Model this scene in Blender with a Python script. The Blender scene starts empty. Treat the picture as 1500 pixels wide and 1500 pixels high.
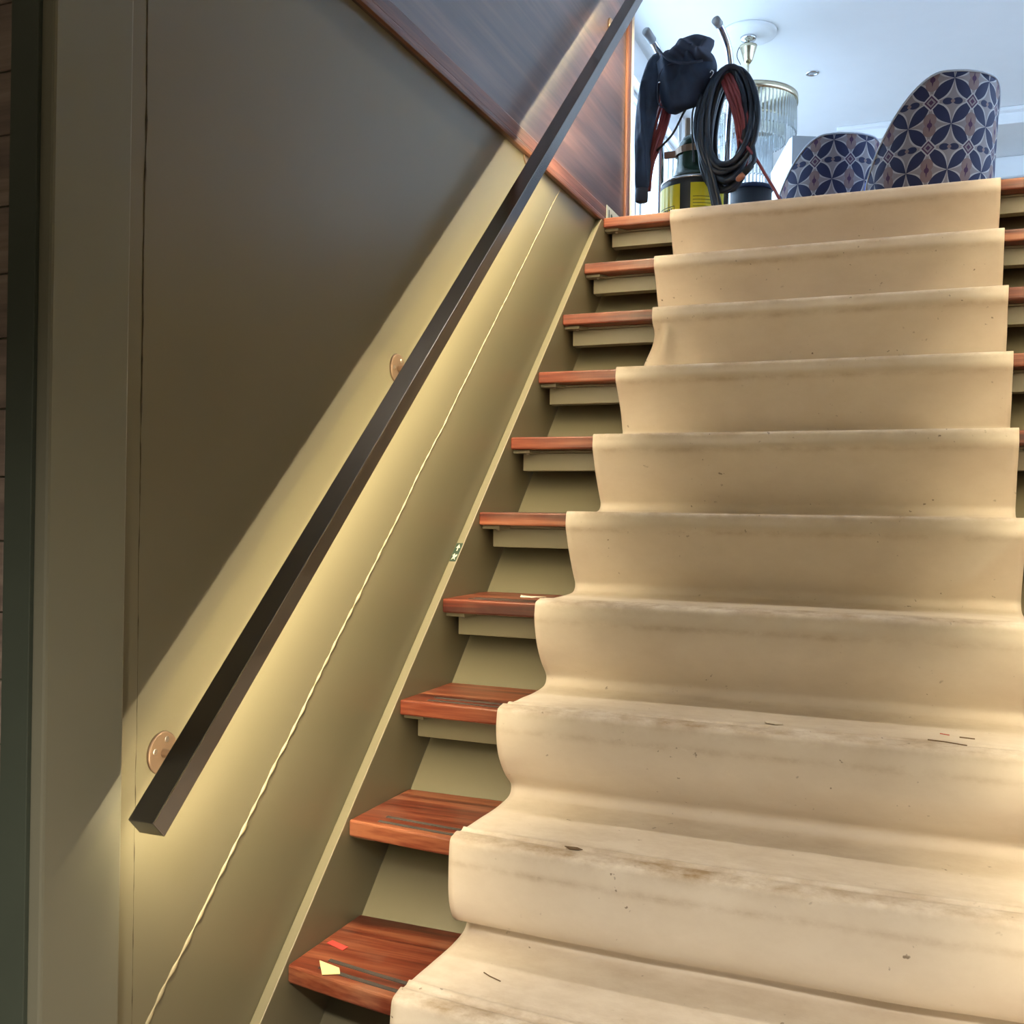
import bpy, bmesh, math, random
from mathutils import Vector, Matrix, noise
random.seed(7)
sc = bpy.context.scene
col = sc.collection
# ------------------------------------------------------------------ camera
cam_d = bpy.data.cameras.new('camera'); cam = bpy.data.objects.new('camera', cam_d); col.objects.link(cam)
cam_d.sensor_width = 36; cam_d.lens = 36.0; cam_d.clip_start = .02
Rr = Vector((0.92632, 0.37641, 0.01556)); Fw = Vector((-0.37646, 0.92643, 0.00004)); Up = Vector((-0.0144, -0.00589, 0.99988))
m = Matrix.Identity(4)
for k in range(3):
    m[k][0] = Rr[k]; m[k][1] = Up[k]; m[k][2] = -Fw[k]
m.translation = (0.98023, -1.44781, 0.76097)
cam.matrix_world = m
sc.camera = cam
# ------------------------------------------------------------------ world, daylight, exposure
sc.view_settings.view_transform = 'Standard'; sc.view_settings.look = 'None'
sc.view_settings.gamma = 1; sc.view_settings.use_curve_mapping = False
sc.view_settings.exposure = 0.0
sc.cycles.max_bounces = 8
w = bpy.data.worlds.new('sky'); sc.world = w; w.use_nodes = True
bg = w.node_tree.nodes['Background']; bg.inputs[0].default_value = (.58, .77, 1, 1); bg.inputs[1].default_value = 6.0

def area(name, loc, direction, sx, sy, power, colr, portal=False, upv='Y', spread=None):
    d = bpy.data.lights.new(name, 'AREA'); d.shape = 'RECTANGLE'; d.size = sx; d.size_y = sy
    d.energy = power; d.color = colr
    if portal: d.cycles.is_portal = True
    if spread: d.spread = spread
    o = bpy.data.objects.new(name, d); col.objects.link(o); o.location = loc
    o.rotation_euler = Vector(direction).to_track_quat('-Z', upv).to_euler()
    return o
# window openings of the upper room (left wall x=-.95, right wall x=4.2)
WL = -.95; WR = 4.2; CZ = 4.05; FZ = 1.71; YB = 8.9
area('window_portal', (WL + .01, 5.4, 3.02), (1, 0, 0), 1.55, 5.0, 1, (1, 1, 1), True)
area('window_portal', (WR - .01, 4.7, 3.02), (-1, 0, 0), 1.55, 6.4, 1, (1, 1, 1), True)
LED_W = 5.2; LED_DOWN_W = 15.5; LED_C = (1.0, .81, .50)
# ceiling lamps of the lower lobby and of the stairwell
def lamp(loc, power, colr, radius=.07, spot=None):
    d = bpy.data.lights.new('lamp', 'SPOT' if spot else 'POINT'); d.energy = power; d.color = colr; d.shadow_soft_size = radius
    if spot: d.spot_size = math.radians(spot); d.spot_blend = .8
    o = bpy.data.objects.new('lamp', d); col.objects.link(o); o.location = loc
    return o
WARM = (1.0, .88, .72)
for x, y, p in ((1.05, -1.9, 225), (-.3, -2.2, 60), (1.9, -3.0, 90)):
    lamp((x, y, 1.50), p, WARM, .06, 150)
lamp((.55, .55, 3.9), 125, WARM, .08, 110)
# ------------------------------------------------------------------ material helpers
def newmat(name):
    mt = bpy.data.materials.new(name); mt.use_nodes = True
    nt = mt.node_tree; return mt, nt, nt.nodes['Principled BSDF']
def N(nt, t, **kw):
    n = nt.nodes.new(t)
    for k, v in kw.items(): setattr(n, k, v)
    return n
def L(nt, a, b): nt.links.new(a, b)
def coord(nt, scale=(1, 1, 1), which='Object', rot=(0, 0, 0)):
    tc = N(nt, 'ShaderNodeTexCoord'); mp = N(nt, 'ShaderNodeMapping')
    mp.inputs['Scale'].default_value = scale; mp.inputs['Rotation'].default_value = rot
    L(nt, tc.outputs[which], mp.inputs[0]); return mp.outputs[0]
def ramp(nt, fac, stops):
    r = N(nt, 'ShaderNodeValToRGB'); cr = r.color_ramp
    while len(cr.elements) < len(stops): cr.elements.new(.5)
    for e, (p, c) in zip(cr.elements, stops):
        e.position = p; e.color = tuple(c) + (1,) if len(c) == 3 else c
    L(nt, fac, r.inputs[0]); return r.outputs[0]
def mathn(nt, op, a, b=None, c=None):
    n = N(nt, 'ShaderNodeMath', operation=op)
    for i, v in enumerate((a, b, c)):
        if v is None: continue
        if isinstance(v, (int, float)): n.inputs[i].default_value = v
        else: L(nt, v, n.inputs[i])
    return n.outputs[0]
def mixc(nt, f, a, b):
    n = N(nt, 'ShaderNodeMix', data_type='RGBA')
    for i, v in ((0, f), (6, a), (7, b)):
        if isinstance(v, (int, float)): n.inputs[i].default_value = v
        elif isinstance(v, tuple): n.inputs[i].default_value = v + (1,) if len(v) == 3 else v
        else: L(nt, v, n.inputs[i])
    return n.outputs[2]
def bump(nt, bs, h, strength=.2, dist=.002):
    b = N(nt, 'ShaderNodeBump'); b.inputs['Strength'].default_value = strength; b.inputs['Distance'].default_value = dist
    L(nt, h, b.inputs['Height']); L(nt, b.outputs[0], bs.inputs['Normal'])
def plain(name, c, rough=.5, metal=0, var=.08, scale=6, spec=.5, bumpy=0, emit=None, trans=0):
    mt, nt, bs = newmat(name)
    nz = N(nt, 'ShaderNodeTexNoise'); nz.inputs['Scale'].default_value = scale; nz.inputs['Detail'].default_value = 4
    L(nt, coord(nt), nz.inputs['Vector'])
    c1 = tuple(max(0, x * (1 - var)) for x in c); c2 = tuple(min(1, x * (1 + var)) for x in c)
    L(nt, ramp(nt, nz.outputs[0], [(.3, c1), (.7, c2)]), bs.inputs['Base Color'])
    bs.inputs['Roughness'].default_value = rough; bs.inputs['Metallic'].default_value = metal
    bs.inputs['Specular IOR Level'].default_value = spec
    if trans: bs.inputs['Transmission Weight'].default_value = trans
    if bumpy:
        n2 = N(nt, 'ShaderNodeTexNoise'); n2.inputs['Scale'].default_value = 260; L(nt, coord(nt), n2.inputs['Vector'])
        bump(nt, bs, n2.outputs[0], bumpy, .001)
    if emit:
        bs.inputs['Emission Color'].default_value = tuple(emit[0]) + (1,); bs.inputs['Emission Strength'].default_value = emit[1]
    return mt
def wood(name, dark, mid, light, axis, rough=.35, gscale=1.0, coat=0, dirt=0):
    """grain runs along axis (0 x, 1 y, 2 z)"""
    mt, nt, bs = newmat(name)
    s = [26 * gscale] * 3; s[axis] = 1.1 * gscale
    n1 = N(nt, 'ShaderNodeTexNoise'); n1.inputs['Scale'].default_value = 1; n1.inputs['Detail'].default_value = 7; n1.inputs['Distortion'].default_value = .6
    L(nt, coord(nt, tuple(s)), n1.inputs['Vector'])
    s2 = [160 * gscale] * 3; s2[axis] = 7 * gscale
    n2 = N(nt, 'ShaderNodeTexNoise'); n2.inputs['Scale'].default_value = 1; n2.inputs['Detail'].default_value = 3
    L(nt, coord(nt, tuple(s2)), n2.inputs['Vector'])
    a = mathn(nt, 'MULTIPLY_ADD', n2.outputs[0], .3, mathn(nt, 'MULTIPLY', n1.outputs[0], .75))
    c = ramp(nt, a, [(.39, dark), (.52, mid), (.65, light)])
    if dirt:
        n3 = N(nt, 'ShaderNodeTexNoise'); n3.inputs['Scale'].default_value = 9; n3.inputs['Detail'].default_value = 5
        L(nt, coord(nt), n3.inputs['Vector'])
        c = mixc(nt, mathn(nt, 'MULTIPLY', ramp(nt, n3.outputs[0], [(.5, (0, 0, 0)), (.75, (1, 1, 1))]), dirt), c, (.3, .2, .15))
    L(nt, c, bs.inputs['Base Color'])
    bs.inputs['Roughness'].default_value = rough
    bs.inputs['Coat Weight'].default_value = coat; bs.inputs['Coat Roughness'].default_value = .22
    bump(nt, bs, n2.outputs[0], .12, .001)
    return mt
M = {}
M['paint'] = plain('olive_paint', (.174, .160, .105), .38, var=.03, scale=3, bumpy=.05)
M['paint2'] = plain('olive_grey_paint', (.185, .185, .14), .45, var=.03, scale=3)
M['dark_green'] = plain('dark_green_paint', (.055, .07, .055), .5)
M['tread'] = wood('mahogany_tread', (.050, .010, .007), (.165, .036, .018), (.31, .11, .055), 0, .36, 1, .12, .25)
M['panel'] = wood('rosewood_panel', (.038, .021, .019), (.085, .045, .036), (.16, .085, .064), 1, .36, .45, .6)
M['mould'] = wood('mahogany_moulding', (.075, .025, .014), (.14, .052, .03), (.22, .09, .055), 1, .38, 1.4, .1)
M['mould_v'] = wood('mahogany_moulding_upright', (.08, .026, .014), (.16, .058, .032), (.24, .10, .055), 2, .38, 1.4, .1)
M['plank'] = wood('brown_plank', (.13, .10, .09), (.20, .155, .135), (.29, .235, .20), 0, .5, .8)
M['bronze'] = plain('dark_bronze', (.27, .255, .245), .20, 1.0, var=.05)
M['bronze_light'] = plain('bronze_plate', (.27, .19, .13), .4, .6, var=.06)
M['screw'] = plain('steel_screw', (.6, .55, .5), .3, 1)
M['led'] = plain('led_diffuser', (.9, .85, .7), .4, emit=((1, .76, .4), 1.5))
M['strip'] = plain('anti_slip_strip', (.06, .05, .045), .85, var=.2, scale=60, bumpy=.4)
M['white'] = plain('white_ceiling_paint', (.80, .82, .84), .6, var=.01)
M['floor'] = wood('floor_boards', (.14, .07, .04), (.25, .13, .07), (.34, .19, .11), 0, .4, .6)
M['lobby_floor'] = plain('lobby_floor_stone', (.25, .22, .19), .4, var=.15, scale=3)
M['beige'] = plain('beige_wall', (.42, .40, .33), .6, var=.02)
M['chrome'] = plain('chrome', (.75, .77, .8), .18, 1, var=.02)
M['navy'] = plain('navy_fabric', (.016, .030, .065), .75, var=.3, scale=14, bumpy=.3)
M['navy_l'] = plain('navy_lining', (.032, .042, .075), .8, var=.25, scale=14, bumpy=.3)
M['cuff'] = plain('ribbed_cuff', (.045, .045, .06), .8)
M['rubber'] = plain('black_rubber_hose', (.011, .019, .036), .32, var=.3)
M['red_rubber'] = plain('red_rubber_hose', (.27, .055, .062), .4, var=.25)
M['green_metal'] = plain('dark_green_metal', (.012, .035, .022), .25, .2)
M['yellow'] = plain('yellow_label', (.72, .60, .02), .45, var=.05)
M['ink'] = plain('label_ink', (.05, .045, .02), .6)
M['gold'] = plain('pale_gold', (.68, .62, .45), .25, 1, var=.05)
M['crystal'] = plain('crystal_glass', (.88, .94, .97), .08, 0, var=.01, trans=.75)
M['blue'] = plain('blue_velvet', (.02, .07, .42), .7, var=.15)
M['piping'] = plain('pale_piping', (.55, .60, .68), .6)
M['black'] = plain('black_plastic', (.008, .010, .015), .5)
M['copper'] = plain('orange_brown_grip', (.45, .17, .09), .5)
M['white_plain'] = plain('white_laminate', (.9, .9, .9), .4, var=.01)
M['grey'] = plain('grey_edge', (.4, .43, .46), .5)
M['frame'] = plain('white_window_frame', (.75, .78, .8), .4, var=.01)
M['paper_red'] = plain('red_paper', (.55, .06, .05), .7)
M['paper_yellow'] = plain('pale_yellow_paper', (.78, .70, .36), .7)
M['paper_white'] = plain('white_scrap', (.82, .76, .66), .7)
M['splinter'] = plain('brown_splinter', (.16, .10, .05), .8)
M['sign'] = plain('pale_sign', (.52, .55, .46), .5, var=.03)
M['sign_green'] = plain('dark_green_print', (.012, .035, .02), .5)
M['caulk'] = plain('caulk', (.30, .265, .17), .5, var=.1, scale=30)
M['caulk_dark'] = plain('cracked_caulk', (.10, .085, .055), .8, var=.5, scale=40)
def glass():
    mt, nt, bs = newmat('window_glass')
    bs.inputs['Roughness'].default_value = 0; bs.inputs['Transmission Weight'].default_value = 1; bs.inputs['IOR'].default_value = 1.0
    nz = N(nt, 'ShaderNodeTexNoise'); L(nt, coord(nt), nz.inputs['Vector'])
    L(nt, ramp(nt, nz.outputs[0], [(0, (.93, .97, 1)), (1, (.95, .98, 1))]), bs.inputs['Base Color'])
    return mt
M['glass'] = glass()
def paper_mat():
    mt, nt, bs = newmat('masking_paper')
    at = N(nt, 'ShaderNodeAttribute', attribute_name='wear')
    c = coord(nt)
    n1 = N(nt, 'ShaderNodeTexNoise'); n1.inputs['Scale'].default_value = 5; n1.inputs['Detail'].default_value = 6; L(nt, c, n1.inputs['Vector'])
    base = ramp(nt, n1.outputs[0], [(.3, (.77, .70, .61)), (.7, (.82, .755, .665))])
    n2 = N(nt, 'ShaderNodeTexNoise'); n2.inputs['Scale'].default_value = 9; n2.inputs['Detail'].default_value = 8; n2.inputs['Roughness'].default_value = .7
    mp = coord(nt, (1.0, 1.6, 1.6)); L(nt, mp, n2.inputs['Vector'])
    smear = ramp(nt, n2.outputs[0], [(.38, (0, 0, 0)), (.66, (1, 1, 1))])
    f = mathn(nt, 'MULTIPLY', smear, mathn(nt, 'MULTIPLY_ADD', at.outputs['Fac'], 1.15, .10))
    base = mixc(nt, f, base, (.34, .23, .115))
    n3 = N(nt, 'ShaderNodeTexNoise'); n3.inputs['Scale'].default_value = 75; n3.inputs['Detail'].default_value = 2; L(nt, c, n3.inputs['Vector'])
    n4 = N(nt, 'ShaderNodeTexNoise'); n4.inputs['Scale'].default_value = 6.5; L(nt, c, n4.inputs['Vector'])
    sp = mathn(nt, 'MULTIPLY', ramp(nt, n3.outputs[0], [(.70, (0, 0, 0)), (.75, (1, 1, 1))]), ramp(nt, n4.outputs[0], [(.5, (0, 0, 0)), (.62, (1, 1, 1))]))
    base = mixc(nt, mathn(nt, 'MULTIPLY', sp, .75), base, (.14, .09, .05))
    L(nt, base, bs.inputs['Base Color']); bs.inputs['Roughness'].default_value = .62
    bs.inputs['Specular IOR Level'].default_value = .3
    n5 = N(nt, 'ShaderNodeTexNoise'); n5.inputs['Scale'].default_value = 14; n5.inputs['Detail'].default_value = 5; L(nt, c, n5.inputs['Vector'])
    bump(nt, bs, n5.outputs[0], .22, .006)
    return mt
M['paper'] = paper_mat()
def fabric_mat():
    """geometric woven pattern on UV (metres)"""
    mt, nt, bs = newmat('patterned_upholstery')
    tc = N(nt, 'ShaderNodeTexCoord'); sp = N(nt, 'ShaderNodeSeparateXYZ'); L(nt, tc.outputs['UV'], sp.inputs[0])
    u = mathn(nt, 'DIVIDE', sp.outputs[0], .152); v = mathn(nt, 'DIVIDE', sp.outputs[1], .172)
    A = mathn(nt, 'ADD', u, v); B = mathn(nt, 'SUBTRACT', u, v)
    def tri(x): return mathn(nt, 'ABSOLUTE', mathn(nt, 'SUBTRACT', mathn(nt, 'FRACT', mathn(nt, 'ADD', x, 100.5)), .5))   # distance to nearest integer
    def asin(x): return mathn(nt, 'ABSOLUTE', mathn(nt, 'SINE', mathn(nt, 'MULTIPLY', x, math.pi)))
    ta, tb, tu, tv = tri(A), tri(B), tri(u), tri(v)
    tu5 = tri(mathn(nt, 'ADD', u, .5)); tv5 = tri(mathn(nt, 'ADD', v, .5))
    def less(a, b): return mathn(nt, 'LESS_THAN', a, b)
    def OR(a, b): return mathn(nt, 'MAXIMUM', a, b)
    def leaf(wd): return OR(less(tb, mathn(nt, 'MULTIPLY', asin(A), wd)), less(ta, mathn(nt, 'MULTIPLY', asin(B), wd)))
    def dist(a, b): return mathn(nt, 'SQRT', mathn(nt, 'ADD', mathn(nt, 'MULTIPLY', a, a), mathn(nt, 'MULTIPLY', b, b)))
    def diam(a, b): return mathn(nt, 'ADD', a, b)
    NAVY, MAU, WHT, CRM, PLUM = (.018, .026, .085), (.26, .185, .19), (.50, .49, .52), (.29, .265, .285), (.075, .03, .09)
    c = mixc(nt, leaf(.25), CRM, WHT)
    c = mixc(nt, leaf(.19), c, NAVY)
    # mauve blossoms between the stars, above one another
    d1 = dist(tu, mathn(nt, 'SUBTRACT', tv5, .11)); c = mixc(nt, less(d1, .15), c, MAU)
    c = mixc(nt, less(mathn(nt, 'MULTIPLY', dist(tu, tv5), 1), .06), c, PLUM)
    c = mixc(nt, less(mathn(nt, 'ADD', mathn(nt, 'MULTIPLY', tu, 5), tv5), .16), c, PLUM)
    # dark eyes beside them
    d2 = dist(mathn(nt, 'MULTIPLY', mathn(nt, 'SUBTRACT', tu5, .12), 1), mathn(nt, 'MULTIPLY', tv, 1.6))
    c = mixc(nt, less(d2, .12), c, NAVY)
    c = mixc(nt, less(dist(tu5, mathn(nt, 'MULTIPLY', tv, 1.3)), .05), c, MAU)
    # four-pointed star
    st = mathn(nt, 'ADD', mathn(nt, 'SQRT', mathn(nt, 'MAXIMUM', tu, 1e-5)), mathn(nt, 'SQRT', mathn(nt, 'MAXIMUM', tv, 1e-5)))
    c = mixc(nt, less(diam(tu, tv), .20), c, WHT)
    c = mixc(nt, less(diam(tu, tv), .155), c, PLUM)
    c = mixc(nt, less(diam(tu, tv), .11), c, CRM)
    c = mixc(nt, less(diam(tu, tv), .06), c, PLUM)
    L(nt, c, bs.inputs['Base Color']); bs.inputs['Roughness'].default_value = .75
    nz = N(nt, 'ShaderNodeTexNoise'); nz.inputs['Scale'].default_value = 300; L(nt, coord(nt), nz.inputs['Vector']); bump(nt, bs, nz.outputs[0], .2, .001)
    return mt
M['fabric'] = fabric_mat()
# ------------------------------------------------------------------ mesh helpers
class MB:
    def __init__(s): s.bm = bmesh.new()
    def box(s, x0, x1, y0, y1, z0, z1):
        vs = [s.bm.verts.new((x, y, z)) for x in (x0, x1) for y in (y0, y1) for z in (z0, z1)]
        for f in ((0, 1, 3, 2), (4, 6, 7, 5), (0, 4, 5, 1), (2, 3, 7, 6), (0, 2, 6, 4), (1, 5, 7, 3)):
            s.bm.faces.new([vs[i] for i in f])
        return vs
    def prism(s, pts, a, b):
        """closed polygon pts (3D) swept from offset a to offset b"""
        A = [s.bm.verts.new(Vector(p) + Vector(a)) for p in pts]; B = [s.bm.verts.new(Vector(p) + Vector(b)) for p in pts]
        n = len(pts)
        s.bm.faces.new(A[::-1]); s.bm.faces.new(B)
        for i in range(n): s.bm.faces.new((A[i], A[(i + 1) % n], B[(i + 1) % n], B[i]))
    def tube(s, pts, r, n=10, cap=True):
        pts = [Vector(p) for p in pts]; rings = []
        rr = r if isinstance(r, (list, tuple)) else [r] * len(pts)
        prev = None
        for i, p in enumerate(pts):
            t = (pts[min(i + 1, len(pts) - 1)] - pts[max(i - 1, 0)]).normalized()
            if prev is None:
                a = Vector((0, 0, 1)) if abs(t.z) < .9 else Vector((1, 0, 0))
                u = t.cross(a).normalized()
            else:
                u = (prev - t * prev.dot(t)).normalized()
            prev = u; v = t.cross(u)
            rings.append([s.bm.verts.new(p + (u * math.cos(k * 2 * math.pi / n) + v * math.sin(k * 2 * math.pi / n)) * rr[i]) for k in range(n)])
        for a, b in zip(rings, rings[1:]):
            for k in range(n): s.bm.faces.new((a[k], a[(k + 1) % n], b[(k + 1) % n], b[k]))
        if cap: s.bm.faces.new(rings[0][::-1]); s.bm.faces.new(rings[-1])
    def lathe(s, prof, c=(0, 0, 0), n=32, axis='z'):
        rings = []
        for r, h in prof:
            ring = []
            for k in range(n):
                a = k * 2 * math.pi / n
                if axis == 'z': p = (c[0] + r * math.cos(a), c[1] + r * math.sin(a), c[2] + h)
                else: p = (c[0] + h, c[1] + r * math.cos(a), c[2] + r * math.sin(a))
                ring.append(s.bm.verts.new(p))
            rings.append(ring)
        for a, b in zip(rings, rings[1:]):
            for k in range(n): s.bm.faces.new((a[k], a[(k + 1) % n], b[(k + 1) % n], b[k]))
        if prof[0][0] > 1e-5: s.bm.faces.new(rings[0][::-1])
        if prof[-1][0] > 1e-5: s.bm.faces.new(rings[-1])
    def build(s, name, mat, parent=None, bevel=0, smooth=False, seg=2, origin=None):
        bmesh.ops.remove_doubles(s.bm, verts=s.bm.verts, dist=1e-6)
        bmesh.ops.recalc_face_normals(s.bm, faces=s.bm.faces)
        me = bpy.data.meshes.new(name); s.bm.to_mesh(me); s.bm.free()
        mats = mat if isinstance(mat, (list, tuple)) else [mat]
        for x in mats: me.materials.append(M[x])
        if smooth:
            for p in me.polygons: p.use_smooth = True
        o = bpy.data.objects.new(name, me); col.objects.link(o)
        if parent: o.parent = parent
        if bevel:
            b = o.modifiers.new('bevel', 'BEVEL'); b.width = bevel; b.segments = seg; b.limit_method = 'ANGLE'
        return o
def thing(name, label, cat, group=None, loc=(0, 0, 0)):
    o = bpy.data.objects.new(name, None); col.objects.link(o); o.location = loc; o.empty_display_size = .05
    o['label'] = label; o['category'] = cat
    if group: o['group'] = group
    return o
def tag(o, label, cat, group=None):
    o['label'] = label; o['category'] = cat
    if group: o['group'] = group
    return o
def struct(o, label=None):
    o['kind'] = 'structure'
    if label: o['label'] = label
    return o
def sbox(name, b, mat, label=None, bevel=0, parent=None):
    mb = MB(); mb.box(*b); o = mb.build(name, mat, parent, bevel)
    if not parent: struct(o, label)
    return o
def adopt(o, parent):
    """parent a world-space mesh to an empty that is not at the origin"""
    o.parent = parent; o.matrix_parent_inverse = Matrix.Translation(-Vector(parent.location)); return o
def sstep(a, b, x):
    t = max(0, min(1, (x - a) / (b - a))); return t * t * (3 - 2 * t)
def catmull(P, n):
    P = [Vector(p) for p in P]; out = []
    for i in range(len(P) - 1):
        p0 = P[i - 1] if i else P[0] * 2 - P[1]; p1 = P[i]; p2 = P[i + 1]; p3 = P[i + 2] if i + 2 < len(P) else P[-1] * 2 - P[-2]
        for k in range(n):
            t = k / n
            out.append(.5 * ((2 * p1) + (p2 - p0) * t + (2 * p0 - 5 * p1 + 4 * p2 - p3) * t * t + (3 * p1 - p0 - 3 * p2 + p3) * t ** 3))
    out.append(P[-1]); return out
# ------------------------------------------------------------------ the setting
G, R, T, D = .1893, .19, .0309, .2352          # going, rise, tread thickness and depth
SW = 1.375                                     # clear width of the flight
XW = -.02                                      # face of the left wall
LZ = -.76                                      # lobby floor
wl = sbox('wall_left', (-.14, XW, -.3965, 2.03, LZ, 1.702), 'paint', 'olive painted wall beside the stairs')
sbox('wall_right', (SW + .02, SW + .14, -.395, 2.03, LZ, 1.702), 'paint')
# caulk bead running up the wall parallel to the flight, ribbed and uneven
mb = MB(); pts = []; rad = []
for k in range(521):
    t = k / 520; y = -.405 + 1.755 * t
    wob = noise.noise((y * 9, 0, 3)) * .004 + noise.noise((y * 31, 5, 0)) * .0016 * (1 - .7 * t)
    pts.append((XW, y + wob * .7, y + .351 - wob * .7)); rad.append((.0028 + .0014 * noise.noise((y * 55, 2, 1)) + .0012 * math.sin(y * 240 + 3 * noise.noise((y * 9, 1, 1)))) * (1 - .55 * t))
mb.tube(pts, rad, 6); mb.build('caulk_bead', 'caulk', wl, smooth=True)
mb = MB(); pts = []; rad = []
for k in range(421):
    z = LZ + (1.70 - LZ) * k / 420
    pts.append((XW, -.3405 + noise.noise((0, z * 5, 1)) * .0022 + noise.noise((1, z * 24, 4)) * .001, z)); rad.append(.0003 + max(0, .0016 * noise.noise((4, z * 26, 7)) + .0010 * sstep(.62, .95, z) + .0004 * (1 - sstep(-.1, .25, z))))
mb.tube(pts, rad, 6); mb.build('panel_joint', 'caulk_dark', wl, smooth=True)
# pier at the foot of the stairs, its dark edge and the plank wall beyond
sbox('wall_pier_left', (-.14, .01, -.5275, -.397, LZ, 1.60), 'paint2', 'olive grey pier at the foot of the stairs', .004)
sbox('wall_pier_right', (SW, SW + .14, -.52, -.386, LZ, 1.60), 'paint2', None, .004)
sbox('trim_1', (-.053, -.0095, -.534, -.527, LZ, 1.60), 'dark_green', 'dark green edge strip on the pier', .001)
sbox('trim_2', (SW + .02, SW + .06, -.5262, -.5195, LZ, 1.60), 'dark_green')
wfl = sbox('wall_front_left', (-1.7, -.141, -.5275, -.40, LZ, 1.60), 'plank', 'brown plank wall beside the pier')
sbox('wall_front_right', (SW + .145, 2.9, -.51, -.40, LZ, 1.60), 'plank')
pz = LZ; kz = 0
while pz < 1.6:
    h = .078 + .004 * (kz % 3)
    mb = MB(); mb.box(-1.7, -.0535, -.5315 - .0015 * (kz % 2), -.528, pz + .001, min(pz + h - .001, 1.6)); mb.build('plank', 'plank', wfl, .0015)
    pz += h; kz += 1
# lobby shell
sbox('floor', (-1.7, 2.9, -4.2, 2.0, LZ - .1, LZ), 'lobby_floor')
sbox('wall_lobby_left', (-1.8, -1.7, -4.2, -.4, LZ, 1.6), 'paint2'); sbox('wall_lobby_right', (2.9, 3.0, -4.2, -.4, LZ, 1.6), 'paint2')
sbox('wall_lobby_rear', (-1.8, 3.0, -4.3, -4.2, LZ, 1.6), 'paint2')
sbox('ceiling_lobby', (-1.8, 3.0, -4.3, -.45, 1.6, 1.70), 'white')
sbox('wall_well_rear', (-.14, WR + .2, -.62, -.50, 1.702, CZ), 'beige')
sbox('floor_gallery', (SW + .141, WR + .2, -.50, 1.939, 1.61, FZ), 'floor')
# rosewood panelling of the upper storey
wul = sbox('wall_upper_left', (-.14, -.012, -.50, 2.03, 1.7025, CZ), 'panel', 'glossy rosewood panelling above the stairs')
sbox('wall_upper_right', (SW + .012, SW + .14, -.49, 2.03, 1.7025, 2.70), 'panel')
mb = MB(); mb.prism([(-.0119, 0, 1.700), (-.002, 0, 1.700), (.0, 0, 1.706), (.0, 0, 1.714), (-.003, 0, 1.719), (-.0119, 0, 1.721)], (0, -.49, 0), (0, 1.975, 0))
struct(mb.build('trim_3', 'mould', None, .0012), 'narrow mahogany moulding under the rosewood panelling')
mb = MB(); mb.prism([(-.0119, 0, 1.7212), (-.005, 0, 1.7212), (-.005, 0, 1.752), (-.0075, 0, 1.757), (-.0119, 0, 1.757)], (0, -.49, 0), (0, 1.975, 0))
struct(mb.build('trim_4', 'mould', None, .001))
mb = MB(); mb.prism([(-.0119, 1.976, 0), (-.004, 1.976, 0), (.0, 1.982, 0), (.001, 1.996, 0), (-.003, 2.006, 0), (-.006, 2.010, 0), (-.006, 2.0295, 0), (-.0119, 2.0295, 0)], (0, 0, 1.7105), (0, 0, CZ))
struct(mb.build('trim_5', 'mould_v', None, .001), 'upright mahogany moulding closing the panelling')
sbox('trim_6', (-.14, .0, 2.0305, 2.040, 1.7105, CZ), 'white_plain')
sbox('trim_7', (SW, SW + .14, 2.0305, 2.040, 1.7105, 2.70), 'white_plain')
# upper room
sbox('floor_upper', (-1.15, WR + .2, 1.9395, YB, 1.58, FZ), 'floor', 'wooden floor of the upper room')
sbox('ceiling', (-1.15, WR + .2, -.62, YB + .2, CZ, CZ + .1), 'white', 'white ceiling of the upper room')
sbox('wall_back', (-1.15, WR + .2, YB, YB + .15, 1.58, CZ), 'beige', 'pale olive end wall of the upper room')
sbox('wall_front_upper_left', (-1.15, -.141, 1.92, 2.03, 1.58, CZ), 'beige')
def window_wall(name, x0, x1, y0, y1, wy0, wy1, wz0, wz1, nwin, first):
    mb = MB()
    mb.box(x0, x1, y0, y1, 1.58, wz0); mb.box(x0, x1, y0, y1, wz1, CZ); mb.box(x0, x1, y0, wy0, wz0, wz1); mb.box(x0, x1, wy1, y1, wz0, wz1)
    struct(mb.build(name, 'white'))
    wd = (wy1 - wy0) / nwin; xc = (x0 + x1) / 2
    for k in range(nwin):
        a, b = wy0 + k * wd, wy0 + (k + 1) * wd
        mb = MB(); e = .035
        mb.box(xc - .03, xc + .03, a + .002, b - .002, wz0 + .001, wz0 + e); mb.box(xc - .03, xc + .03, a + .002, b - .002, wz1 - e, wz1 - .001)
        mb.box(xc - .03, xc + .03, a + .002, a + e, wz0 + e, wz1 - e); mb.box(xc - .03, xc + .03, b - e, b - .002, wz0 + e, wz1 - e)
        o = mb.build('window_%d' % (first + k), 'frame'); struct(o, 'bright white framed window of the upper room')
        mb = MB(); mb.box(xc - .003, xc + .003, a + e, b - e, wz0 + e, wz1 - e); mb.build('pane', 'glass', o)
window_wall('wall_windows_left', WL - .2, WL, 2.03, YB, 2.9, 7.9, 2.25, 3.80, 5, 1)
window_wall('wall_windows_right', WR, WR + .2, -.50, YB, 1.5, 7.9, 2.25, 3.80, 6, 6)
# dropped ceiling edge and cornice towards the end wall
mb = MB(); mb.box(.25, 2.2, 7.62, 8.0, 3.93, CZ - .001); mb.box(.22, 2.2, 7.56, 8.03, CZ - .035, CZ - .0005)
struct(mb.build('trim_8', 'white', None, .008), 'white ceiling beam with cornice behind the chairs')
mb = MB(); mb.box(-.94, WR, YB - .10, YB - .001, 3.86, CZ - .001); mb.box(-.94, WR, YB - .06, YB - .001, 3.76, 3.859)
struct(mb.build('trim_9', 'white', None, .01), 'white frieze along the end wall')
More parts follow.
